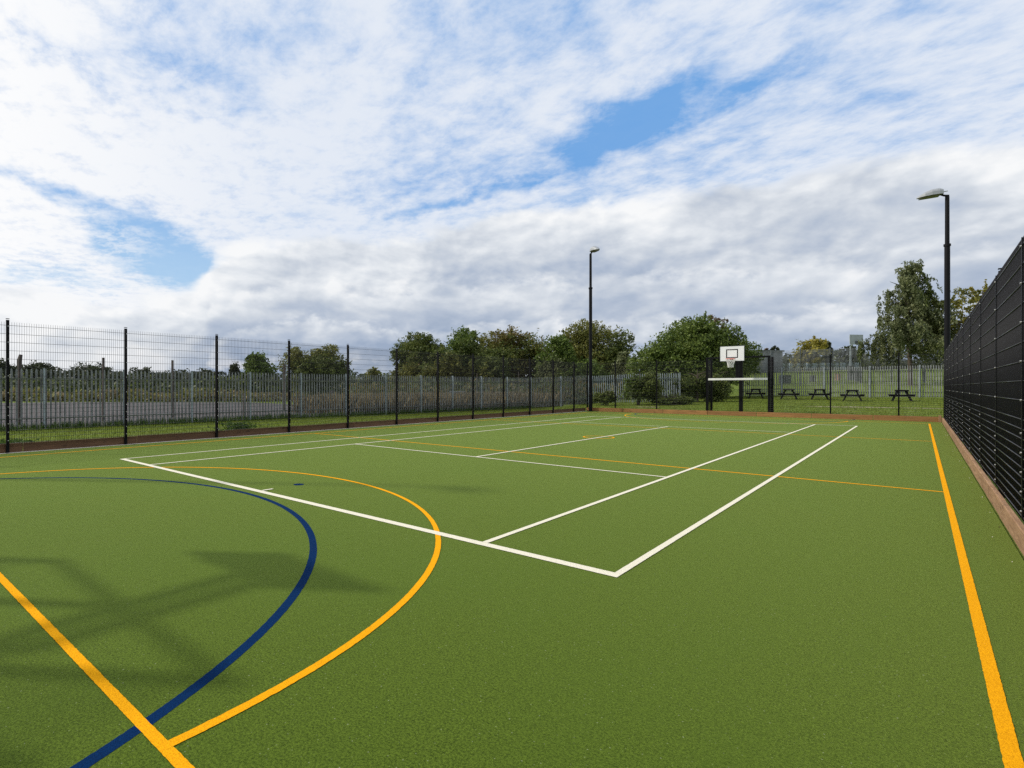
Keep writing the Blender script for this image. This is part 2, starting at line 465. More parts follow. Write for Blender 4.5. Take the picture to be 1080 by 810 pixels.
# left run: local x goes along +y from y = -9.3
xsL = [sp * k for k in range(-2, 12)]
fence('long see-through black mesh fence with slim posts along the left of the pitch', (FX, FY0), R(90), xsL, -1, lambda i: 1 <= i <= 10)
YF = 29.5
last = FY0 + sp * 11
fence('short black mesh fence between the left corner floodlight and the goal frame', (-3.19, YF), 0, [0, 1.87, 4.39, 7.09], -1, lambda i: False, skip=(3,))
fence('black mesh fence on slim posts between goal frame and right corner, before the picnic tables', (6.96, YF), 0, [0, 2.6, 5.15, 6.68], -1, lambda i: False, skip=(0, 3))
xsR = [6.5 - 2.638 * 5 + 2.638 * k for k in range(14)]
xsR = [x for x in xsR if x < 29.2] + [29.5]
fence('tall black mesh fence seen almost edge-on along the right of the pitch', (13.67, 0), R(90), xsR, 1, lambda i: 3 <= i <= 12, hw=.0036)
# make the corner gap on the left run close up to the far corner
fence('narrow black mesh bay closing the far left corner beside the floodlight', (FX, last), R(90), [0, YF - last], -1, lambda i: False, skip=(0,))

# ------------------------------------------------------------------ timber edging boards
def board(name_lab, c, d, mat, group, seed):
    r_ = random.Random(seed)
    b = MB().box((0, 0, 0), d)
    o = b.build('timber_board', mat, None, c, bevel=.008)
    o.rotation_euler = (r_.uniform(-.006, .006), r_.uniform(-.004, .004), r_.uniform(-.003, .003))
    return tag(o, name_lab, 'board', group)
k = 0; y = -9.0
while y < 29.3:
    l = min(2.638, 29.36 - y); 
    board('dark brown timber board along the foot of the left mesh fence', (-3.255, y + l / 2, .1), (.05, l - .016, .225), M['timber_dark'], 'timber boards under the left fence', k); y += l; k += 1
x = -3.2
while x < 13.4:
    l = min(2.4, 13.52 - x)
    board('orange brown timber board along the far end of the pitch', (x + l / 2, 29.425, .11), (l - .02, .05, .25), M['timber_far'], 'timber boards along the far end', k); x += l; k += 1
y = -6.6
while y < 29.3:
    l = min(1.8 if k % 3 else 2.3, 29.36 - y)
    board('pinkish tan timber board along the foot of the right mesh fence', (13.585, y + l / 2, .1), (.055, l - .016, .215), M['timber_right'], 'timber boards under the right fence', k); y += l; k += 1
# stump at the right corner
tag(MB().box((0, 0, .15), (.1, .1, .34)).build('timber_stub', M['timber_right'], None, (13.50, 29.33, -.02), bevel=.01), 'short tan timber stub in the far right corner of the pitch', 'timber stub')

# ------------------------------------------------------------------ goal frames with basketball boards
def goal(label):
    g = empty('goal_frame', (0, 0, 0)); tag(g, label, 'goal', 'goal frames with basketball boards')
    hw = 1.5; D = .92
    # local: opening faces -y, front plane y=0, back y=D
    for x in (-hw, hw):
        MB().box((x, 0.05, 1.62), (.115, .115, 3.24)).build('post', M['black_coat'], g, bevel=.006)
        MB().box((x, D, 1.6), (.10, .10, 3.2)).build('back_post', M['black_coat'], g, bevel=.006)
    MB().box((0, D, 1.62), (.18, .14, 3.24)).build('centre_post', M['black_coat'], g, bevel=.006)
    MB().box((0, 0.05, 3.19), (2 * hw - .12, .08, .09)).build('top_bar', M['black_coat'], g, bevel=.006)
    MB().box((0, 0.05, 2.0), (2 * hw - .12, .1, .115)).build('crossbar', M['crossbar'], g, bevel=.008)
    MB().box((0, 0.05, 2.60), (.15, .075, 1.07)).build('board_strut', M['black_coat'], g, bevel=.006)
    arm = MB()
    arm.bar((-.14, D - .08, 3.36), (-.14, -1.0, 3.36), .10, .13); arm.bar((.14, D - .08, 3.36), (.14, -1.0, 3.36), .10, .13)
    arm.bar((0, D - .04, 3.2), (0, D - .04, 3.44), .16, .14)
    arm.bar((-.2, -1.0, 3.36), (.2, -1.0, 3.36), .06, .3)
    arm.build('board_arm', M['black_coat'], g)
    # mesh infill: sides and back
    for x in (-hw, hw):
        pts = []
        for k in range(17): pts.append(((x, .12 + k * (D - .2) / 16, .2), (x, .12 + k * (D - .2) / 16, 3.1), .003))
        for z in HZ: pts.append(((x + .008, .11, z), (x + .008, D - .06, z), .0036))
        link(np_mesh('side_panel', *prisms(pts)), 'side_panel', M['wire'], g)
    for a, b in ((-hw + .06, -.1), (.1, hw - .06)):
        pts = []; n = 26
        for k in range(n): pts.append(((a + (k + .5) * (b - a) / n, D, .2), (a + (k + .5) * (b - a) / n, D, 3.1), .003))
        for z in HZ: pts.append(((a, D + .008, z), (b, D + .008, z), .0036))
        link(np_mesh('back_panel', *prisms(pts)), 'back_panel', M['wire'], g)
    bd = MB().box((0, -1.05, 3.35), (1.13, .03, .78)).build('backboard', M['board_white'], g, bevel=.004)
    sq = MB()
    for (x, z, w, h) in ((0, 3.56, .56, .045), (0, 3.14, .56, .045), (-.258, 3.35, .044, .374), (.258, 3.35, .044, .374)): sq.box((x, -1.068, z), (w, .004, h))
    sq.build('target_square', M['black_coat'], bd)
    ed = MB()
    for (x, z, w, h) in ((0, 3.747, 1.158, .014), (0, 2.953, 1.158, .014), (-.572, 3.35, .014, .778), (.572, 3.35, .014, .778)): ed.box((x, -1.05, z), (w, .04, h))
    ed.build('edge_trim', M['cabinet'], bd)
    rim = MB(); cy = -1.05 - .30
    rim.tube([(.225 * math.cos(2 * math.pi * k / 24), cy + .225 * math.sin(2 * math.pi * k / 24), 3.06) for k in range(25)], .014, 6)
    rim.box((0, -1.09, 3.06), (.14, .05, .06)); rim.bar((-.05, -1.1, 3.04), (-.05, cy + .2, 3.06), .015); rim.bar((.05, -1.1, 3.04), (.05, cy + .2, 3.06), .015)
    rm = rim.build('hoop', M['orange'], g)
    nt_ = MB(); n = 12
    for k in range(n):
        for sgn in (1, -1):
            pts = []
            for j in range(6):
                t = j / 5; a = 2 * math.pi * (k + sgn * j * .5) / n; r = .22 - .10 * t ** .7
                pts.append((r * math.cos(a), cy + r * math.sin(a), 3.04 - .44 * t))
            nt_.tube(pts, .010, 4)
    nt_.build('net', M['net'], rm)
    return g
gf = goal('black goal frame with white crossbar and white basketball backboard at the far end')
gf.location = (5.45, 29.52, 0)
gn = copy_tree(gf); gn.location = (5.58, -5.26, 0); gn.rotation_euler = (0, 0, math.pi)
for ch in gn.children:
    if ch.name.startswith('backboard'): ch.scale = (1.24, 1, 1)
gn['label'] = 'goal frame whose backboard and bars cast the broad shadows over the near turf'

# ------------------------------------------------------------------ floodlight posts
def lamp(label):
    g = empty('lamp_post'); tag(g, label, 'lamp post', 'floodlight posts at the pitch corners')
    MB().tube([(0, 0, -.1), (0, 0, .02)], .16, 12).build('base_plate', M['lamp_pole'], g)
    MB().tube([(0, 0, 0), (0, 0, 1.1), (0, 0, 1.14), (0, 0, 7.9)], [.122, .118, .104, .098], 14).build('lower_pole', M['lamp_pole'], g, smooth=False)
    MB().tube([(0, 0, 7.88), (0, 0, 7.98)], .125, 14).build('collar', M['lamp_pole'], g)
    MB().tube([(0, 0, 7.95), (0, 0, 10.12)], [.08, .075], 14).build('upper_pole', M['lamp_pole'], g)
    MB().tube([(-.06, 0, 10.14), (.10, 0, 10.17), (.24, 0, 10.25)], .045, 8).build('arm', M['lamp_pole'], g)
    # wedge-shaped floodlight head pointing to local +x
    h = MB()
    prof = [(.14, 10.24, .14, .27), (.28, 10.235, .20, .35), (.54, 10.225, .23, .34), (.78, 10.21, .20, .24), (.96, 10.195, .13, .12), (1.04, 10.185, .05, .045)]
    n = 10; vs = []; fs = []
    for (x, zb, hw, hh) in prof:
        for k in range(n):
            t = math.pi * k / (n - 1)
            vs.append((x, hw * math.cos(t), zb + hh * .86 * (math.sin(t) ** .7)))
    for i in range(len(prof) - 1):
        for k in range(n - 1): fs.append((i * n + k, (i + 1) * n + k, (i + 1) * n + k + 1, i * n + k + 1))
        fs.append((i * n, i * n + n - 1, (i + 1) * n + n - 1, (i + 1) * n))
    fs.append(tuple(range(n))); fs.append(tuple(range((len(prof) - 1) * n, len(prof) * n)))
    hd = h.add(vs, fs).build('lamp_head', M['lamp_metal'], g)
    gl = MB(); vs = []
    for (x, zb, hw, hh) in prof[1:5]: vs += [(x, -hw * .86, zb - .006), (x, hw * .86, zb - .006), (x, hw * .6, zb - .07), (x, -hw * .6, zb - .07)]
    fs = []
    for i in range(3):
        for k in range(4): fs.append((i * 4 + k, i * 4 + (k + 1) % 4, (i + 1) * 4 + (k + 1) % 4, (i + 1) * 4 + k))
    fs += [(0, 1, 2, 3), (12, 13, 14, 15)]
    gl.add(vs, fs).build('lamp_glass', M['lamp_glass'], hd)
    MB().tube([(-.02, 0, 10.36), (.24, 0, 10.34)], .02, 6).build('sensor_stub', M['lamp_metal'], g)
    return g
l1 = lamp('slim black floodlight post at the far left corner of the pitch')
l1.location = (-2.82, 29.2, 0); l1.rotation_euler = (0, 0, R(-38))
l2 = copy_tree(l1); l2.location = (13.74, 29.75, 0); l2.rotation_euler = (0, 0, R(192))
l2['label'] = 'tall black floodlight post at the far right corner, beside the edge-on fence'
l3 = copy_tree(l1); l3.location = (-2.62, -5.3, 0); l3.rotation_euler = (0, 0, R(12))
l3['label'] = 'floodlight post whose long thin shadow ends in a blob past the near baseline'

# ------------------------------------------------------------------ palisade fences
def pale_geo(mb, x, y, h, w=.066):
    xs_ = [-w / 2, -w * .26, 0, w * .26, w / 2]; ys_ = [0, .014, .004, .014, 0]; t = .003
    rings = [(.05, 1.0), (h - .10, 1.0), (h, None)]
    vs = []
    for z, sc_ in rings[:2]:
        for a, b in zip(xs_, ys_): vs.append((x + a, y + b, z))
        for a, b in zip(xs_[::-1], ys_[::-1]): vs.append((x + a, y + b + t + .001, z))
    n = 10; fs = [(k, (k + 1) % n, n + (k + 1) % n, n + k) for k in range(n)]
    # triple pointed head
    top = [(-w * .36, .012, -.035), (0, .01, 0), (w * .36, .012, -.035)]
    o = len(vs)
    for a, b, c in top: vs.append((x + a, y + b, h + c))
    for (i, j), tp in (((0, 1), 0), ((1, 2), 1), ((2, 3), 1), ((3, 4), 2)): fs.append((n + i, n + j, o + tp))
    fs += [(n + 1, o + 1, o + 0), (n + 3, o + 2, o + 1)]
    for (i, j), tp in (((5, 6), 2), ((6, 7), 1), ((7, 8), 1), ((8, 9), 0)): fs.append((n + i, n + j, o + tp))
    fs += [(n + 8, o + 0, o + 1), (n + 6, o + 1, o + 2)]
    mb.add(vs, fs)
pal_cache = {}
def palisade(label, pts, bay, h, side, mat, post_mat, name='palisade_fence', group='grey palisade fences beyond the pitch', pitch=.152, post_up=.04):
    """pts: polyline of ground points; posts on the local side given, pales on the other."""
    root = empty(name, (pts[0][0], pts[0][1], float(gz(*pts[0])))); tag(root, label, 'fence', group)
    o0 = Vector(root.location)
    pm = MB()
    pm.box((0, 0, h / 2 - .05), (.012, .1, h + .1 + post_up)); pm.box((0, .05, h / 2 - .05), (.06, .008, h + .1 + post_up)); pm.box((0, -.05, h / 2 - .05), (.06, .008, h + .1 + post_up))
    ob = pm.build('post', post_mat); pdata = ob.data; bpy.data.objects.remove(ob)
    prev_end = None
    for a, b in zip(pts[:-1], pts[1:]):
        Lr = math.dist(a, b); n = max(1, round(Lr / bay)); w = Lr / n; ang = math.atan2(b[1] - a[1], b[0] - a[0])
        key = (round(w, 2), h, side, mat.name)
        if key not in pal_cache:
            pb = MB(); m = max(2, round(w / pitch))
            for k in range(m): pale_geo(pb, (k + .5) * w / m, -side * .02, h * (1 + random.uniform(-.002, .002)))
            pn = pb.build('pale_panel', mat); pal_cache[key] = [pn.data]; bpy.data.objects.remove(pn)
            for z in (.42, h - .38):
                rb = MB().add([(q, side * v, z + u) for q in (.007, w - .007) for v, u in ((.009, -.025), (.015, -.025), (.015, .019), (.057, .019), (.057, .025), (.009, .025))],
                              [(k, (k + 1) % 6, 6 + (k + 1) % 6, 6 + k) for k in range(6)] + [tuple(range(6)), tuple(range(6, 12))])
                rn = rb.build('rail', mat); pal_cache[key].append(rn.data); bpy.data.objects.remove(rn)
        d1, d2, d3 = pal_cache[key]
        for k in range(n + 1):
            f = k / n; x = a[0] + (b[0] - a[0]) * f; y = a[1] + (b[1] - a[1]) * f; z = float(gz(x, y))
            if k > 0 or prev_end is None:
                p = link(pdata, 'post', None, root, Vector((x, y, z)) - o0); p.rotation_euler = (0, 0, ang)
                # offset to the viewer's side
                p.location += Vector((-math.sin(ang), math.cos(ang), 0)) * side * .07
            if k < n:
                x2 = a[0] + (b[0] - a[0]) * (k + 1) / n; y2 = a[1] + (b[1] - a[1]) * (k + 1) / n; z2 = float(gz(x2, y2))
                for d_, nm in ((d1, 'pale_panel'), (d2, 'rail'), (d3, 'rail')):
                    o = link(d_, nm, None, root, Vector((x, y, z)) - o0)
                    o.rotation_euler = (0, -math.atan2(z2 - z, w), ang)
        prev_end = b
    return root
def along(p, q, t): return (p[0] + (q[0] - p[0]) * t, p[1] + (q[1] - p[1]) * t)
PA, PB = (-12.6, -9.5), (-8.35, 31.0)
P2 = at(621, 43); P3 = at(717, 40.5); P4 = (1.6, 49.2); P5 = (24, 51.2)
palisade('long grey palisade fence behind the left mesh fence, before the old tarmac', [PA, PB, P2], 2.75, 2.28, -1, M['galv'], M['galv_light'])
palisade('short grey palisade run right of the far left floodlight, partly hidden by brambles', [P2, P3], 2.6, 2.2, -1, M['galv_light'], M['galv_light'])
palisade('grey palisade fence standing directly behind the picnic tables', [P4, P5], 2.75, 2.4, -1, M['galv'], M['galv_light'], pitch=.14)
Q1, Q2 = at(905, 100), at(742, 100)
palisade('far low bluish pale fence across the field, seen through the goal opening', [Q2, Q1], 3.0, 1.5, -1, M['far_paint'], M['far_paint'], pitch=.2)
# tall vertical bar fence beyond
def bar_fence(label, a, b, h, bay):
    root = empty('bar_fence', (a[0], a[1], float(gz(*a)))); tag(root, label, 'fence')
    o0 = Vector(root.location); Lr = math.dist(a, b); n = round(Lr / bay); w = Lr / n; ang = math.atan2(b[1] - a[1], b[0] - a[0])
    segs = []; m = round(w / .115)
    for k in range(m): segs.append((((k + .5) * w / m, 0, .08), ((k + .5) * w / m, 0, h), .013))
    for z in (.12, h - .28): segs.append(((0.03, .02, z), (w - .03, .02, z), .02))
    for k in range(n + 1):
        x, y = along(a, b, k / n); z = float(gz(x, y))
        if k == 0:
            p0 = MB().box((0, 0, h / 2), (.08, .08, h + .2)).build('post', M['bar'], root); p = p0; me = np_mesh('bar_panel', *prisms(segs)); me.materials.append(M['bar'])
        else: p = link(p0.data, 'post', None, root)
        p.location = Vector((x, y, z)) - o0; p.rotation_euler = (0, 0, ang)
        if k < n:
            x2, y2 = along(a, b, (k + 1) / n); o = link(me, 'bar_panel', None, root, Vector((x, y, z)) - o0); o.rotation_euler = (0, -math.atan2(float(gz(x2, y2)) - z, w), ang)
    return root
bar_fence('very tall grey bar fence in the field, rising above the palisade behind the tables', at(783, 60), at(1010, 55), 3.75, 2.6)

# ------------------------------------------------------------------ picnic tables
def picnic():
    g = empty('picnic_table'); tag(g, 'x', 'picnic table', 'dark picnic tables on the grass bank')
    # length along local y (1.8), seen from the end
    t = MB()
    for k in range(5): t.box((-.252 + k * .126, 0, .745), (.118, 1.5, .055))
    t.build('table_top', M['table'], g, bevel=.004)
    for s in (-1, 1):
        b = MB()
        for k in range(2): b.box((s * (.49 + k * .115), 0, .445), (.105, 1.5, .05))
        b.build('bench', M['table'], g, bevel=.004)
    for y in (-.52, .52):
        for s in (-1, 1):
            MB().bar((s * .20, y, .72), (s * .50, y, 0.0), .06, .15, (0, 1, 0)).build('leg', M['table'], g)
        MB().bar((-.64, y + .055, .385), (.64, y + .055, .385), .05, .12).build('cross_bearer', M['table'], g)
        MB().bar((-.33, y + .045, .695), (.33, y + .045, .695), .045, .06).build('top_batten', M['table'], g)
    return g
tb = [(797, 43.0, 'dark picnic table seen through the goal opening, leftmost of the row'),
      (832, 41, 'dark picnic table just right of the goal frame'),
      (864.5, 40, 'dark picnic table in the middle of the row, left of a mesh-fence post'),
      (899, 38, 'dark picnic table below the distant grey basketball backboard'),
      (951, 37, 'dark picnic table nearest the right-hand fence, crossed by a fence post')]
t0 = picnic()
for i, (px, d, lab) in enumerate(tb):
    o = t0 if i == 0 else copy_tree(t0)
    x, y = at(px, d); z = float(gz(x, y)) + .05 * float((math.sin(x * .61 + y * .23) + math.sin(x * .27 - y * .52)) * sstep(32, 60, y))
    o.location = (x, y, z + .005); o.rotation_euler = (0, 0, R((13, 5, 9, 2, 5)[i])); o['label'] = lab

# ------------------------------------------------------------------ leaves
def frames(n, r_):
    a = r_.normal(size=(n, 3)); a /= np.linalg.norm(a, axis=1)[:, None]
    b = r_.normal(size=(n, 3)); b -= a * (a * b).sum(1)[:, None]; b /= np.linalg.norm(b, axis=1)[:, None]
    return a, b
def leaf_mesh(name, P, size, r_, aspect=.55, droop=0.0):
    n = len(P); a, b = frames(n, r_)
    if droop:
        a = a * (1 - droop) + np.array([0, 0, -1.]) * droop; a /= np.linalg.norm(a, axis=1)[:, None]
        b -= a * (a * b).sum(1)[:, None]; b /= np.linalg.norm(b, axis=1)[:, None]
    s = (size * r_.uniform(.6, 1.4, n))[:, None]
    nrm = np.cross(a, b) * s * .12
    V = np.empty((n, 4, 3)); V[:, 0] = P - a * s; V[:, 1] = P + b * s * aspect + nrm; V[:, 2] = P + a * s; V[:, 3] = P - b * s * aspect + nrm
    return np_mesh(name, V.reshape(-1, 3), np.arange(4 * n).reshape(-1, 4))
def crown_points(lobes, n, r_, clump=.16, fill=.48):
    """lobes: (x,y,z,rx,ry,rz). Leaves gather in clumps on uneven lobes, with a thinner filling inside."""
    vol = np.array([l[3] * l[4] + l[4] * l[5] + l[3] * l[5] for l in lobes]); vol = vol / vol.sum(); out = []
    for l, v in zip(lobes, vol):
        c = np.array(l[:3]); rad = np.array(l[3:6]); m = int(n * v)
        nc = max(10, int(m / 34))
        d = r_.normal(size=(nc, 3)); d /= np.linalg.norm(d, axis=1)[:, None]
        rr = np.where(r_.uniform(size=nc) < fill, r_.uniform(.15, .75, nc), r_.uniform(.72, 1.06, nc))
        cc = d * rr[:, None]
        which = r_.integers(0, nc, m); wid = r_.uniform(.5, 1.5, nc)
        p = cc[which] + np.clip(r_.normal(size=(m, 3)), -1.7, 1.7) * (clump * wid[which])[:, None] * np.array([1.1, 1.1, .75])
        out.append(c + p * rad)
    return np.concatenate(out)
def limbs(h, spread, r_, r0, n=7, top=.9, base_z=0.0):
    mb = MB()
    lean = r_.uniform(-.06, .06, 2) * h
    spine = [(0, 0, -.3 + base_z), (lean[0] * .3, lean[1] * .3, h * .3), (lean[0] * .7, lean[1] * .7, h * .6), (lean[0], lean[1], h * top)]
    mb.tube(spine, [r0 * 1.25, r0, r0 * .6, r0 * .15], 8)
    for k in range(n):
        t = r_.uniform(.25, .75); a = r_.uniform(0, 6.28); z0 = h * t; L_ = spread * r_.uniform(.5, .95)
        s = (lean[0] * t, lean[1] * t, z0)
        e = (s[0] + L_ * math.cos(a), s[1] + L_ * math.sin(a), min(z0 + L_ * r_.uniform(.3, .9), h * .82))
        m_ = ((s[0] + e[0]) / 2, (s[1] + e[1]) / 2, (z0 + e[2]) / 2 + L_ * .1)
        mb.tube([s, m_, e], [r0 * .45, r0 * .3, r0 * .08], 6)
    return mb
def tree(name, label, cat, group, px, d, zt, width, mats, n, leaf, seed, base=0.0, lobes=None, nlobe=7, bark='bark', depth=None, clump=.16, twigs=0):
    """zt top height above sea of the pitch, width in metres, base height of crown above its ground."""
    r_ = np.random.default_rng(seed); x, y = at(px, d); z = float(gz(x, y)); h = zt - z
    root = tag(empty(name, (x, y, z)), label, cat, group)
    depth = depth or width
    if lobes is None:
        lobes = []
        hw = width / 2
        lobes.append((0, 0, base + (h - base) * .46, hw * .80, hw * .80, (h - base) * .50))
        for k in range(nlobe):
            a = 6.283 * (k + r_.uniform(-.3, .3)) / nlobe; rr = hw * r_.uniform(.42, .68)
            rz_ = (h - base) * r_.uniform(.20, .32); zz = base + (h - base) * r_.uniform(.22, .70)
            rx_ = hw * r_.uniform(.30, .46)
            lobes.append((rr * math.cos(a), rr * math.sin(a), zz, rx_, rx_, rz_))
        lobes.append((r_.uniform(-.3, .3) * hw, r_.uniform(-.3, .3) * hw, h - (h - base) * .2, hw * .42, hw * .42, (h - base) * .2))
    # lobes are given in a frame whose first axis runs across the view line of the pitch diagonal
    th = YAW
    ll = [(l[0] * math.cos(th) - l[1] * math.sin(th), l[0] * math.sin(th) + l[1] * math.cos(th), *l[2:]) for l in lobes]
    limbs(h, width * .42, r_, max(.10, h * .022)).build('trunk', M[bark], root)
    mats = mats if isinstance(mats, (list, tuple)) else [mats]
    P = crown_points(ll, n, r_, clump)
    P = P[P[:, 2] > .05]
    cell = max(.35, leaf * 3.2)
    if twigs:
        q = []
        for k in range(twigs):
            l = ll[r_.integers(len(ll))]; dd = r_.normal(size=3); dd[2] = abs(dd[2]) + .4; dd /= np.linalg.norm(dd)
            s = np.array(l[:3]) + dd * np.array(l[3:6]) * .72; t = (np.linspace(0, 1, 40) ** 1.4)[:, None]
            q.append(s + dd * t * r_.uniform(.4, 1.0) * width * .09 + r_.normal(size=(40, 3)) * .07 * (1.2 - t))
        P = np.concatenate([P] + q)
    key_ = np.floor(P / cell).astype(np.int64); key_ = (key_ + 1000) @ np.array([4000000, 2000, 1])
    _, inv_, cnt = np.unique(key_, return_inverse=True, return_counts=True)
    P = P[cnt[inv_] >= 4]                                 # a leaf hangs among others, never alone in the air
    me = leaf_mesh('crown', P, leaf, r_)
    for m_ in mats: me.materials.append(M[m_])
    if len(mats) > 1:
        # patches of the crown turn colour by branch, not by height
        ph = r_.uniform(0, 6.28, (len(mats), 3)); fr = r_.uniform(.5, 1.0, (len(mats), 3))
        sc_ = np.stack([np.sin(P * fr[i] + ph[i]).sum(1) + r_.normal(0, .5, len(P)) - (.7 * i) for i in range(len(mats))])
        me.polygons.foreach_set('material_index', sc_.argmax(0).astype(np.int32))
    link(me, 'crown', None, root)
    return root
def z_of(py, d): return CAM[2] + (408.03 - py) * d / F
G1 = 'trees behind the palisade on the left'
TR = [
 ('bushy_tree', 'olive and brown bushy tree, leftmost of the dense clump behind the palisade', 445, 62, 350, 66, ['leaf_dark', 'leaf_olive', 'leaf_brown'], 9000, 21),
 ('bushy_tree', 'fresh green upright tree standing between two browner trees of the clump', 488, 60, 344, 46, ['leaf_green', 'leaf_dark'], 6500, 22),
 ('bushy_tree', 'brownish olive bushy tree right of the fresh green one, behind the palisade', 542, 63, 344, 74, ['leaf_olive', 'leaf_brown', 'leaf_dark'], 9000, 23),
 ('bushy_tree', 'bluish green low tree in front of the olive and brownish trees', 585, 58, 353, 44, ['leaf_green', 'leaf_willow'], 5500, 24),
 ('bushy_tree', 'big olive rounded tree behind the far left floodlight post', 626, 62, 337, 84, ['leaf_olive', 'leaf_dark', 'leaf_brown'], 11000, 25),
 ('shrub', 'dark low shrub filling the foot filling the foot between the fresh green and brownish trees', 515, 57, 366, 44, ['leaf_dark', 'leaf_olive'], 4500, 31),
 ('shrub', 'olive low shrub between the leftmost tree and the fresh green tree of the clump', 466, 57, 364, 46, ['leaf_olive', 'leaf_dark'], 4500, 32),
 ('shrub', 'dark low shrub under the big olive tree by the far left floodlight', 612, 56, 376, 60, ['leaf_dark', 'leaf_green'], 4500, 33),
 ('round_tree', 'olive dome-shaped tree alone behind the left fence', 336, 64, 363, 60, ['leaf_olive', 'leaf_dark'], 6500, 26),
 ('round_tree', 'small round green tree left of the olive dome-shaped tree', 274, 75, 372, 33, ['leaf_green'], 3500, 27),
 ('small_conifer', 'tiny dark pointed tree left of the small round green tree', 247, 85, 382, 13, ['leaf_far'], 1500, 28),
 ('shrub', 'low green shrub top showing between dome-shaped tree and dense clump', 393, 70, 388, 16, ['leaf_olive'], 1500, 29),
 ('shrub', 'twiggy pale green shrub filling the gap left of the big green bush', 660, 54, 366, 24, ['leaf_willow'], 1500, 30),
]
for nm, lab, px, d, py, wpx, mt, n, sd in TR:
    lf = .12 if d < 70 else .17
    tree(nm, lab, 'tree' if 'shrub' not in nm else 'shrub', G1, px, d, z_of(py, d) - .1, wpx * d / F * 1.24, mt, int(n * 5.4), lf, sd, twigs=10)
# big spreading bush behind the goal
d = 46.5; k_ = d / F
bx = [(-2.6, 0, 2.6, 2.6, 2.4, 2.6), (2.3, .3, 2.7, 2.7, 2.3, 2.4), (0, .2, 4.2, 3.0, 2.6, 2.6), (-1.4, -.6, 3.6, 2.2, 1.8, 2.3), (1.9, -.5, 4.3, 1.7, 1.6, 1.9), (4.3, .4, 3.4, 1.5, 1.5, 1.6), (-3.9, .3, 2.4, 1.5, 1.5, 2.0), (.5, 0, 5.6, 1.6, 1.5, 1.2), (-.5, -1.2, 1.8, 2.8, 1.4, 1.7)]
tree('big_bush', 'large spreading green bush rising behind the goal frame and palisade', 'bush', None, 733, d, z_of(335, d), 10.2, ['leaf_hazel', 'leaf_green'], 60000, .10, 40, lobes=bx, twigs=90)
tree('bushy_tree', 'reddish brown topped tree peeping over the right of the big green bush', 'tree', None, 752, 54, z_of(333.5, 54), 4.2, ['leaf_red', 'leaf_dark'], 6000, .11, 41, base=2)
# brambles against the short palisade
def bramble(label, px, d, w, h, seed, mats=('leaf_dark', 'leaf_green'), n=5200, leaf=.075):
    lob = []
    r_ = np.random.default_rng(seed)
    for k in range(7): lob.append((r_.uniform(-.42, .42) * w, r_.uniform(-.15, .15) * w, h * r_.uniform(.3, .62), w * r_.uniform(.16, .3), w * .18, h * r_.uniform(.26, .42)))
    x, y = at(px, d)
    return tree('bramble_bush', label, 'bramble', 'brambles against the palisade', px, d, float(gz(x, y)) + h, w, list(mats), n, leaf, seed, lobes=lob, twigs=22, clump=.2)
bramble('dark bramble mound smothering the short palisade right of the floodlight', 673, 39.2, 2.7, 2.6, 50, n=9000)
bramble('low straggly bramble at the foot of the short palisade, left of the goal', 703, 38.6, 2.7, .75, 51)
bramble('dark bramble filling the shade left of the goal frame', 735, 40.8, 3.4, 2.7, 52, ('leaf_dark',), n=13000)
bramble('dark bramble thicket under the right skirt of the big bush, seen through the goal', 757, 43.8, 3.6, 2.6, 54, ('leaf_dark',), n=11000)
bramble('sparse low bramble right beside the far left floodlight', 640, 39.5, 1.5, 1.1, 53, n=2200)
# pale-leaved weeping tree behind the right palisade
def weeping(label, px, d, ztop, w, seed):
    r_ = np.random.default_rng(seed); x, y = at(px, d); z = float(gz(x, y)); h = ztop - z
    root = tag(empty('weeping_tree', (x, y, z)), label, 'tree')
    limbs(h, w * .3, r_, .15, 14, .95).build('trunk', M['bark'], root)
    out = []
    for k in range(46):                                   # limbs from low to high, each hung with trailing strands
        t = (k + .5) / 46; a = 2.4 * k + r_.uniform(-.5, .5); zz = h * (.20 + .76 * t)
        reach = w / 2 * ((1 - t) ** .95 * 1.18 + .07) * r_.uniform(.62, 1.12)
        od = np.array([math.cos(a), math.sin(a), 0])
        for q in range(int(10 + reach * 7)):
            f = r_.uniform(.05, 1) ** .7; s0 = np.array([0, 0, zz]) + od * reach * f + np.array([0, 0, 1.]) * reach * (.55 * f - .25 * f * f) + r_.normal(size=3) * np.array([.28, .28, .18])
            Ls = r_.uniform(.5, 1.75) * (1.0 if t < .8 else .55); m_ = int(20 * Ls) + 8; u = np.sort(r_.uniform(0, 1, m_))[:, None]
            out.append(s0 + od * .3 * u * Ls + np.array([.22, .14, 0]) * u * Ls + np.array([0, 0, -1]) * Ls * u ** 1.5 + r_.normal(size=(m_, 3)) * .075)
    P = np.concatenate(out); P = P[P[:, 2] > .2]
    me = leaf_mesh('crown', P, .13, r_, .36, .5); me.materials.append(M['leaf_willow']); me.materials.append(M['leaf_dark'])
    me.polygons.foreach_set('material_index', (np.sin(P * .9).sum(1) + r_.normal(0, .7, len(P)) > .9).astype(np.int32))
    link(me, 'crown', None, root)
    return root
weeping('tall weeping grey-green tree behind the palisade, left of the right floodlight', 960, 52, z_of(272, 52), 6.7, 61)
tree('open_tree', 'sparse olive-brown tree showing above the right-hand fence', 'tree', None, 1034, 50, z_of(296, 50), 8.6, ['leaf_olive', 'leaf_yellow'], 16000, .11, 62, base=1.0, clump=.10, twigs=60)
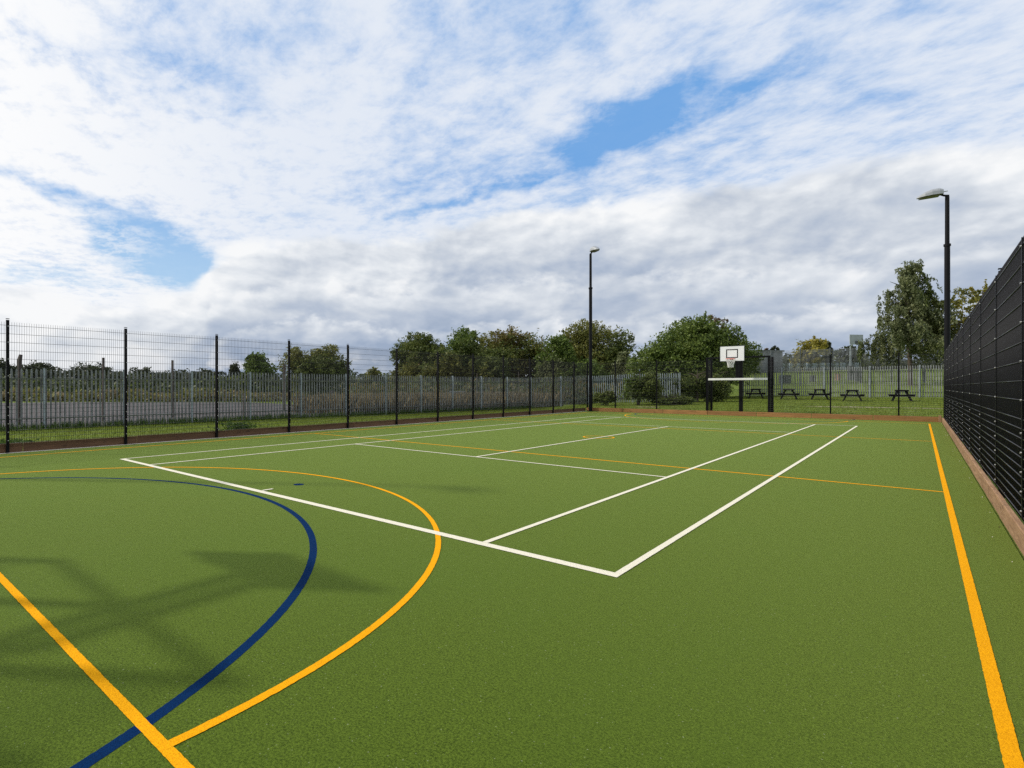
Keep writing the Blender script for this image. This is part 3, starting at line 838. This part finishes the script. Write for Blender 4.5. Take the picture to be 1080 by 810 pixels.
# distant trees to the right
G2 = 'distant trees beyond the field'
for nm, lab, px, d, py, wpx, mt, n, sd in [
 ('distant_tree', 'yellow-green rounded distant tree left of the grey backboard', 853, 120, 355, 38, ['leaf_yellow'], 3500, 70),
 ('distant_tree', 'slim dark distant tree touching the right of the yellow-green one', 873, 125, 358, 10, ['leaf_far'], 1200, 71),
 ('distant_tree', 'little dark distant tree above the grey cabin', 817, 118, 363, 10, ['leaf_far'], 1000, 72),
 ('distant_tree', 'reddish distant shrub left of the little dark tree', 805, 118, 367, 15, ['leaf_red'], 1000, 73),
 ('distant_tree', 'dull grey-green distant tree behind the pole of the grey backboard', 895, 130, 364, 34, ['leaf_far', 'leaf_willow'], 2500, 74)]:
    tree(nm, lab, 'tree', G2, px, d, z_of(py, d), wpx * d / F, mt, n, .33, sd, twigs=6)
# distant wood to the left, each dome its own tree
for i, (px, d, py, wpx, lab) in enumerate([
 (-6, 95, 378, 34, 'dark distant tree cut by the left edge of the view'),
 (14, 105, 384, 20, 'dark distant tree between left picture edge and second stub post'),
 (33, 100, 384, 16, 'small dark distant tree close to the leftmost concrete post'),
 (49, 98, 383.5, 32, 'broad dark distant dome tree right of the leftmost concrete post'),
 (83, 96, 382.5, 42, 'widest dark distant dome tree between the first two fence posts'),
 (112, 104, 388, 24, 'low dark distant tree behind the second concrete post'),
 (148, 100, 388, 26, 'low dark distant tree right of the second mesh-fence post'),
 (178, 108, 390, 36, 'low dark distant trees behind the third concrete post'),
 (216, 106, 389, 40, 'low dark distant tree left of the third mesh-fence post')]):
    tree('distant_tree', lab, 'tree', 'distant dark trees beyond the tarmac', px, d, z_of(py, d), wpx * d / F * 1.35, ['leaf_far'], 9000, .22, 80 + i, nlobe=9, clump=.22)

# ------------------------------------------------------------------ scrub, hedges, grass (uncountable)
def blades(name, P, h, w, mat, r_, lean=.35):
    n = len(P); a = r_.uniform(0, 6.283, n); d = np.stack([np.cos(a), np.sin(a), np.zeros(n)], 1)
    hh = (h * r_.uniform(.5, 1.4, n))[:, None]; t = np.stack([-np.sin(a), np.cos(a), np.zeros(n)], 1) * w
    tip = P + np.array([0, 0, 1.]) * hh + d * hh * r_.uniform(0, lean, n)[:, None] + t * 0
    midp = P + np.array([0, 0, .55]) * hh + d * hh * .12
    V = np.empty((n, 4, 3)); V[:, 0] = P - t; V[:, 1] = P + t; V[:, 2] = midp + t * .8; V[:, 3] = tip
    me = np_mesh(name, V.reshape(-1, 3), np.arange(4 * n).reshape(-1, 4))
    return tag(link(me, name, mat), kind='stuff')
r_ = np.random.default_rng(5)
n = 60000
y = r_.uniform(-9, 31, n); xa = -3.31; f = r_.uniform(0, 1, n) ** .9
xb = PA[0] + (PB[0] - PA[0]) * (y - PA[1]) / (PB[1] - PA[1]) + .1
x = xa + (xb - xa) * f
blades('verge_grass', np.stack([x, y, gz(x, y) - .01], 1), .075, .008, M['grass_blade'], r_)
# longer grass at the foot of the palisade
n = 9000; y = r_.uniform(-9, 31, n); xb = PA[0] + (PB[0] - PA[0]) * (y - PA[1]) / (PB[1] - PA[1]); x = xb + r_.normal(0, .28, n)
blades('long_grass', np.stack([x, y, gz(x, y) - .02], 1), .26, .012, M['weed'], r_)
n = 55000; x = r_.uniform(-6, 17, n); y = r_.uniform(29.6, 49.5, n)
m_ = ~((x > 3.8) & (x < 7.1) & (y < 30.6)); x, y = x[m_], y[m_]
zz = gz(x, y) + .05 * (np.sin(x * .61 + y * .23) + np.sin(x * .27 - y * .52)) * sstep(32, 60, y)
blades('bank_grass', np.stack([x, y, zz - .01], 1), .075, .012, M['grass_blade'], r_)
# dry scrub behind the palisade right of the tarmac
n = 15000; t = r_.uniform(.62, 1.12, n); off = r_.uniform(.25, 6.5, n)
x = PA[0] + (PB[0] - PA[0]) * t - off; y = PA[1] + (PB[1] - PA[1]) * t
blades('dry_scrub', np.stack([x, y, gz(x, y) - .02], 1), .95, .02, M['dry_blade'], r_, .6)
# scrub hedge along the far side of the tarmac
def hedge(name, a, b, w, h, n, leaf, mats, seed):
    q = np.random.default_rng(seed); t = q.uniform(0, 1, n); ph = q.uniform(0, 6, 4)
    top = h * (.62 + .2 * np.sin(t * 23 + ph[0]) + .18 * np.sin(t * 61 + ph[1]))
    x = a[0] + (b[0] - a[0]) * t + q.normal(0, w, n); y = a[1] + (b[1] - a[1]) * t + q.normal(0, w, n)
    P = np.stack([x, y, gz(x, y) + top * q.uniform(0, 1, n) ** .7], 1)
    me = leaf_mesh(name, P, leaf, q)
    for m__ in mats: me.materials.append(M[m__])
    if len(mats) > 1: me.polygons.foreach_set('material_index', (np.sin(t * 40) + q.normal(0, .8, n) > .3).astype(np.int32))
    return tag(link(me, name, None), kind='stuff')
hedge('scrub_hedge', at(-60, 61), at(300, 61), 1.2, 1.5, 9000, .2, ['leaf_olive', 'dry_blade'], 1)
hedge('scrub_hedge', at(-80, 78), at(420, 72), 2.5, 3.6, 12000, .28, ['leaf_far', 'leaf_dark'], 2)
hedge('scrub_hedge', at(390, 52), at(640, 52), 1.6, 2.6, 9000, .2, ['leaf_dark', 'leaf_brown'], 3)
hedge('distant_hedge', at(770, 150), at(1080, 150), 3, 5.4, 9000, .5, ['leaf_far'], 4)
hedge('distant_hedge', at(-150, 140), at(700, 150), 4, 5.0, 12000, .5, ['leaf_far'], 6)
# weed clumps
def weed(label, px, d, w, h, seed):
    x, y = at(px, d); q = np.random.default_rng(seed); n = 420
    P = np.stack([q.normal(0, w / 3, n), q.normal(0, w / 3, n), q.uniform(0.02, 1, n) ** 1.3 * h], 1)
    me = leaf_mesh('weed_clump', P, .07, q, .5, .1); me.materials.append(M['weed'])
    o = link(me, 'weed_clump', None, None, (x, y, float(gz(x, y))))
    return tag(o, label, 'weeds', 'weed clumps on the left verge')
weed('bushy green weed clump on the verge behind the third mesh-fence post', 252, 19.2, .9, .34, 1)
weed('low dark green weed tuft beside the leftmost mesh-fence post', 17, 14.6, .7, .16, 2)

q = np.random.default_rng(77); n = 240
P = np.stack([np.where(q.uniform(size=n) < .55, 13.52 - np.abs(q.normal(0, .05, n)), -3.0 + np.abs(q.normal(0, .06, n))), q.uniform(-5, 29, n), np.full(n, .008)], 1)
n2 = 18; P = np.concatenate([P, np.stack([q.uniform(-2.5, 13, n2), q.uniform(-4, 28, n2), np.full(n2, .009)], 1)])
me = leaf_mesh('edge_debris', P, .008, q, .6); me.materials.append(M['strip']); me.materials.append(M['dry_blade'])
me.polygons.foreach_set('material_index', (q.uniform(size=len(P)) > .55).astype(np.int32))
tag(link(me, 'edge_debris', None), kind='stuff')

# ------------------------------------------------------------------ concrete posts on the tarmac, cabin and small things in the field
def old_post(label, px, d, ztop, w=.15, lean=0.0, crank=0.0):
    x, y = at(px, d); b = MB(); h = ztop
    b.tube([(0, 0, -.2), (lean * .5, 0, h * .55), (lean, 0, h - .25 if crank else h), (lean + crank, 0, h)][: 4 if crank else 3], [w * .62, w * .58, w * .55, w * .38][: 4 if crank else 3], 4)
    o = b.build('concrete_post', M['old_post'], None, (x, y, float(gz(x, y)))); o.rotation_euler = (0, 0, YAW + .4)
    return tag(o, label, 'post', 'old posts standing on the tarmac')
old_post('thick weathered post with slanted top, leftmost behind the palisade', 20.5, 23.0, 2.95, .17, 0, .05)
old_post('slim dark post behind the palisade, left of the second mesh-fence post', 109, 25.5, 2.95, .10)
old_post('slim dark post behind the palisade, right of the second mesh-fence post', 182, 28.5, 2.98, .10)
old_post('short dark post on the tarmac behind the third mesh-fence post', 258, 30.5, 1.25, .13)
old_post('slim post above the palisade just left of the fourth mesh-fence post', 300, 37, 3.1, .14)
old_post('short thick post on the tarmac under the dome-shaped tree', 350, 38, 1.35, .2)
old_post('thin pole above the palisade in front of the brownish olive tree', 503, 47, 2.75, .07)
old_post('thin reddish pole above the palisade left of the bluish green tree', 547, 49, 2.95, .08)
x, y = at(482, 39.5)
b = MB()
for k in range(5):
    a = k * 1.3; b.add([(math.cos(a) * .02 * k, .03 * k, .02 + .05 * k), (.12 * math.cos(a), .12 * math.sin(a), .05 + .04 * k), (.1 * math.cos(a + .9), .1 * math.sin(a + .9), .16 + .03 * k), (.02, .02 * k, .22)], [(0, 1, 2, 3)])
tag(b.build('plastic_bag', M['litter'], None, (x, y, .62)), 'crumpled white plastic bag caught in the dry scrub behind the palisade', 'litter')
x, y = at(482, 41.5)
tag(MB().box((0, 0, .62), (1.25, .5, 1.25), Matrix.Rotation(.6, 3, 'Z')).build('grey_cabinet', M['shed'], None, (x, y, 0), bevel=.05), 'faded grey cabinet half hidden in dry scrub behind the palisade', 'cabinet')

def cabin():
    d = 95; x, y = at(799, d); z = float(gz(x, y)); g = tag(empty('grey_cabin', (x, y, z - .1), YAW + R(6)), 'low grey flat-roofed cabin beyond the field, right of the big bush', 'cabin')
    h = z_of(371, d) - z; w = 6.0
    MB().box((0, 0, h / 2), (w, 4, h)).build('wall', M['shed'], g)
    MB().box((0, 0, h + .12), (w + .4, 4.4, .24)).build('roof', M['shed_roof'], g)
    MB().box((1.2, -2.02, 1.05), (.95, .06, 2.1)).build('door', M['cabinet'], g)
    MB().box((-1.2, -2.02, 1.7), (1.2, .06, .9)).build('window', M['lamp_glass'], g)
cabin()
def far_hoop():
    d = 63; x, y = at(897, d); z = float(gz(x, y)); g = tag(empty('basketball_stand', (x, y, z), YAW + R(8)), 'distant basketball stand with plain grey backboard on a tall pole', 'basketball stand')
    zt = z_of(353.5, d) - z; zb = z_of(363.8, d) - z
    bd = MB().box((.12, -.6, (zt + zb) / 2), (1.72, .05, zt - zb)).build('backboard', M['board_grey'], g)
    MB().tube([(0, 0, 0), (0, 0, zb - .2), (0, -.55, zb + .35)], .085, 8).build('pole', M['galv_light'], g)
    MB().box((0, 0, .85), (.5, .5, 1.7)).build('pole_pad', M['cabinet'], g, bevel=.03)
    MB().tube([(.12 + .225 * math.cos(2 * math.pi * k / 20), -.9 + .225 * math.sin(2 * math.pi * k / 20), zb + .18) for k in range(21)], .015, 5).build('hoop', M['cabinet'], g)
    MB().box((.12, -.66, zb + .25), (.3, .05, .3)).build('rim_mount', M['cabinet'], g)
far_hoop()
def field_box(name, label, cat, px, d, w, h, dp, mat, legs=0.0):
    x, y = at(px, d); z = float(gz(x, y)) - .05; b = MB()
    b.box((0, 0, legs + h / 2), (w, dp, h)); b.box((0, 0, legs + h + .03), (w + .06, dp + .06, .06))
    if legs:
        for s in (-1, 1): b.box((s * (w / 2 - .06), 0, legs / 2), (.07, .07, legs))
    o = b.build(name, M[mat], None, (x, y, z), bevel=.01); o.rotation_euler = (0, 0, YAW)
    return tag(o, label, cat)
field_box('dark_cabinet', 'wide dark grey cabinet in the field behind the second picnic table', 'cabinet', 828, 62, 1.0, .85, .5, 'cabinet', .1)
field_box('litter_bin', 'small dark bin in the field behind the third picnic table', 'bin', 857.5, 63, .36, .75, .36, 'cabinet')
field_box('pink_block', 'small pinkish block in the field left of the distant basketball stand', 'block', 884, 63, .42, .8, .4, 'pink')
field_box('dark_cabinet', 'tall dark cabinet in the field beside the distant basketball stand', 'cabinet', 905, 60, .65, 1.4, .5, 'cabinet')
x, y = at(959.5, 49.2)
x, y = at(959.5, 54)
b = MB(); b.tube([(0, 0, 0), (0, 0, 1.0), (0, 0, 1.02), (0, 0, 1.55)], [.16, .14, .06, .05], 10)
tag(b.build('bollard_sign', M['cabinet'], None, (x, y, float(gz(x, y)))), 'narrow dark bollard with thin upper post behind the rightmost picnic table', 'bollard')

# ------------------------------------------------------------------ light and sky
SUN = Vector((-.795 * math.cos(R(40)), -.606 * math.cos(R(40)), math.sin(R(40)))).normalized()
sd = bpy.data.lights.new('sun', 'SUN'); sun = bpy.data.objects.new('sun', sd); C.objects.link(sun)
sd.energy = 2.9; sd.angle = R(1.8); sd.color = (1, .945, .85)
sun.rotation_euler = SUN.to_track_quat('Z', 'Y').to_euler(); sun.location = (0, 0, 40)

wd = bpy.data.worlds.new('World'); sc.world = wd; wd.use_nodes = True
nt = wd.node_tree; bg = nt.nodes['Background']; bg.inputs['Strength'].default_value = .1
sky = nt.nodes.new('ShaderNodeTexSky'); sky.sky_type = 'NISHITA'; sky.sun_disc = False
sky.sun_elevation = R(40); sky.sun_rotation = math.atan2(SUN.x, SUN.y); sky.air_density = 1.0; sky.dust_density = .6; sky.ozone_density = 1.5
g = nt.nodes.new('ShaderNodeTexCoord').outputs['Generated']
nrm = nt.nodes.new('ShaderNodeVectorMath'); nrm.operation = 'NORMALIZE'; nt.links.new(g, nrm.inputs[0]); dirv = nrm.outputs[0]
sx = nt.nodes.new('ShaderNodeSeparateXYZ'); nt.links.new(dirv, sx.inputs[0])
dx, dy, dz = (N(nt, sx.outputs[i]) for i in range(3))
DEG = 180 / math.pi
az = dx._m('ARCTAN2', dy) * DEG                       # bearing from +y, clockwise
el = dz._m('ARCSINE') * DEG
def comb(a, b, c=0.0):
    n = nt.nodes.new('ShaderNodeCombineXYZ')
    for i, v in enumerate((a, b, c)):
        if isinstance(v, N): nt.links.new(v.s, n.inputs[i])
        else: n.inputs[i].default_value = v
    return n.outputs[0]
den = dz.mx(0.0) + .09
plane = comb(dx / den, dy / den)                      # cloud deck seen in perspective
ae = comb(az * .1, el * .1)
warp = noise(nt, ae, 1.9, 5, .62) - .5
warp2 = noise(nt, mapping(nt, ae, (1, 1, 1), (7, 3, 1)), 1.9, 5, .62) - .5
azw = az + warp * 6; elw = el + warp2 * 3.4
def ell(ca, ce, ra, re, rot=0.0, soft=.5):
    a = azw - ca; e = elw - ce
    c, s = math.cos(R(rot)), math.sin(R(rot))
    u = (a * c + e * s) / ra; v = (e * c - a * s) / re
    return (u * u + v * v)._m('SQRT').step(1 + soft, max(0, 1 - soft))
def px2(x, y):
    ar = math.atan((x - 439.86) / F); return math.degrees(ar) - math.degrees(YAW), math.degrees(math.atan((408.03 - y) / F * math.cos(ar)))
def gap(px, py, rx, ry, rot, soft=.5):
    a, e = px2(px, py); return ell(a, e, rx, ry, rot, soft)
def curve(x, pts, lo, hi, vmax):
    n = nt.nodes.new('ShaderNodeFloatCurve'); nt.links.new(((x - lo) / (hi - lo)).s, n.inputs['Value'])
    cu = n.mapping.curves[0]; P = [((a - lo) / (hi - lo), b / vmax) for a, b in pts]
    cu.points[0].location = (0, P[0][1]); cu.points[1].location = (1, P[-1][1])
    for p in P: cu.points.new(*p)
    n.mapping.update(); return N(nt, n.outputs[0]) * vmax
# ---- high broken layer: fine rippled cloudlets, a milky veil in the thin places
n_hi = noise(nt, plane, .8, 6, .6, .2)
rp = mapping(nt, plane, (1, 1.25, 1), (3, 1, 0), (0, 0, .6))
n_rip = noise(nt, rp, 5.5, 7, .66, .15)
n_rip2 = noise(nt, mapping(nt, rp, (1, 1, 1), (-.035, -.03, .03)), 5.5, 7, .66, .15)
main = gap(655, 134, 7.6, 2.1, 15, .7).mx(gap(560, 185, 4.5, .7, 15, .8) * .7).mx(gap(465, 214, 6, .45, 14, .9) * .5).mx(gap(765, 104, 4.5, .8, 15, .9) * .55)
left = gap(172, 266, 5.6, 3.0, -24, .45).mx(gap(70, 206, 8, .8, -14, .8) * .75).mx(gap(40, 290, 6, .8, 0, .9) * .5)
tint = gap(210, 40, 12, 5, 5, .9) * .30
tint = tint.mx(gap(545, 20, 12, 5, 5, .9) * .26).mx(gap(905, 70, 16, 7, 5, .9) * .20).mx(gap(480, 120, 8, 5, 10, .9) * .16).mx(gap(700, 175, 14, 2.2, 12, .9) * .18).mx(gap(460, 185, 9, 1.6, 12, .9) * .2)
cov = (n_hi - .5) * .75 + (n_rip - .5) * .95 + .70 + az.step(-55, -85) * .10
a_hi = (cov - main * .53 - left * .56 - tint).step(.06, .78)
wisps = gap(62, 256, 7, 2.4, 3, .7) * n_rip.step(.36, .60) * .85
a_hi = a_hi.mx(wisps).mx(.10)
# ---- low cumulus bank: billows lit on the side facing the sun, flat grey bases
edge_px = [(-60, 300), (0, 294), (60, 300), (120, 306), (185, 306), (212, 290), (228, 262), (250, 252), (300, 246), (340, 244), (440, 238), (560, 214), (680, 200), (800, 188), (940, 160), (1080, 135), (1300, 120)]
edge = curve(az, [px2(x, y) for x, y in edge_px], -95, 20, 45)
lowv = comb(az * .085, el * .15)
def bil(off, sc_, det=6, rough=.5):
    return noise(nt, mapping(nt, lowv, (1, 1, 1), off), sc_, det, rough, .15)
fine = bil((5, 2, 9), 5.5, 6, .6)
right = az.step(-76, -36)
soft = bil((1, 7, 3), 1.0, 5, .5)
def ramp(v, stops):
    rm = nt.nodes.new('ShaderNodeValToRGB'); nt.links.new(v.s, rm.inputs[0]); er = rm.color_ramp
    er.elements[0].position = stops[0][0]; er.elements[0].color = (*stops[0][1], 1)
    er.elements[1].position = stops[-1][0]; er.elements[1].color = (*stops[-1][1], 1)
    for p, c in stops[1:-1]: er.elements.new(p).color = (*c, 1)
    return rm.outputs[0]
STOPS = [(0, (3.3, 4.1, 5.5)), (.30, (4.5, 5.2, 6.4)), (.55, (6.1, 6.6, 7.35)), (.78, (7.8, 8.15, 8.6)), (1, (9.4, 9.5, 9.6))]
a_lo = None; c_lo = None
# three ranks of cumulus, one behind the other: lit crowns above flat grey bases
for k, (shift, amp, sc_, width, top, bot, sft) in enumerate([(0.0, 5.5, 1.5, 6.5, .84, .46, 1.5), (-4.6, 6.5, 1.9, 4.5, .76, .20, 1.1), (-8.6, 5.0, 2.6, 3.2, .68, .08, .9)]):
    n1 = bil((3.1 * k, 1.7 * k, 2.2 * k), sc_); n1b = bil((3.1 * k + .045, 1.7 * k - .075, 2.2 * k), sc_)
    e_ = edge if k == 0 else (edge + shift).mn([0, 10.5, 6.6][k])
    dep = e_ - el + (n1 - .5) * amp + (fine - .5) * 1.6
    v = dep.step(0, width, top, bot) + (n1 - n1b) * 2.0 + (fine - .5) * .24 + (soft - .5) * 1.3 + (1 - right) * .18
    c = ramp(v.mx(0.0).mn(1.0), STOPS); a = dep.step(-.2, sft)
    if k == 0: c_lo, a_lo = c, a
    else: c_lo = mix(nt, a * (.80 + .0 * k), c_lo, c)
glow = el.step(4.2, 2.0) * bil((2, 8, 4), 2.6).step(.51, .62)
c_lo = mix(nt, glow * .6, c_lo, (8.9, 8.95, 9.1))
# ---- colours
sun_side = az.step(-50, -88)
c_hi = mix(nt, sun_side, (7.7, 8.25, 9.15), (10.0, 10.0, 10.0))
c_hi = mix(nt, ((n_rip2 - n_rip) * 3.0 + (.5 - n_hi) * 1.2 + .15).step(0, .9) * .6, c_hi, (6.0, 7.0, 8.8))
blue = mix(nt, el.step(9, 21), (3.9, 6.2, 8.8), (1.15, 3.7, 8.0))
blue = mix(nt, .12, blue, sky.outputs[0])
col = mix(nt, a_hi, blue, c_hi)
col = mix(nt, a_lo, col, c_lo)
col = mix(nt, el.step(0, -3), col, (2.0, 2.2, 1.8))
nt.links.new(col, bg.inputs['Color'])

# ------------------------------------------------------------------ output
vs_ = sc.view_settings; vs_.view_transform = 'Standard'; vs_.look = 'None'; vs_.exposure = 0; vs_.gamma = 1; vs_.use_curve_mapping = False
sc.render.film_transparent = False
sc.cycles.max_bounces = 6; sc.cycles.sample_clamp_indirect = 2.0; sc.cycles.sample_clamp_direct = 6.0; sc.cycles.caustics_reflective = False; sc.cycles.caustics_refractive = False; sc.cycles.use_denoising = False
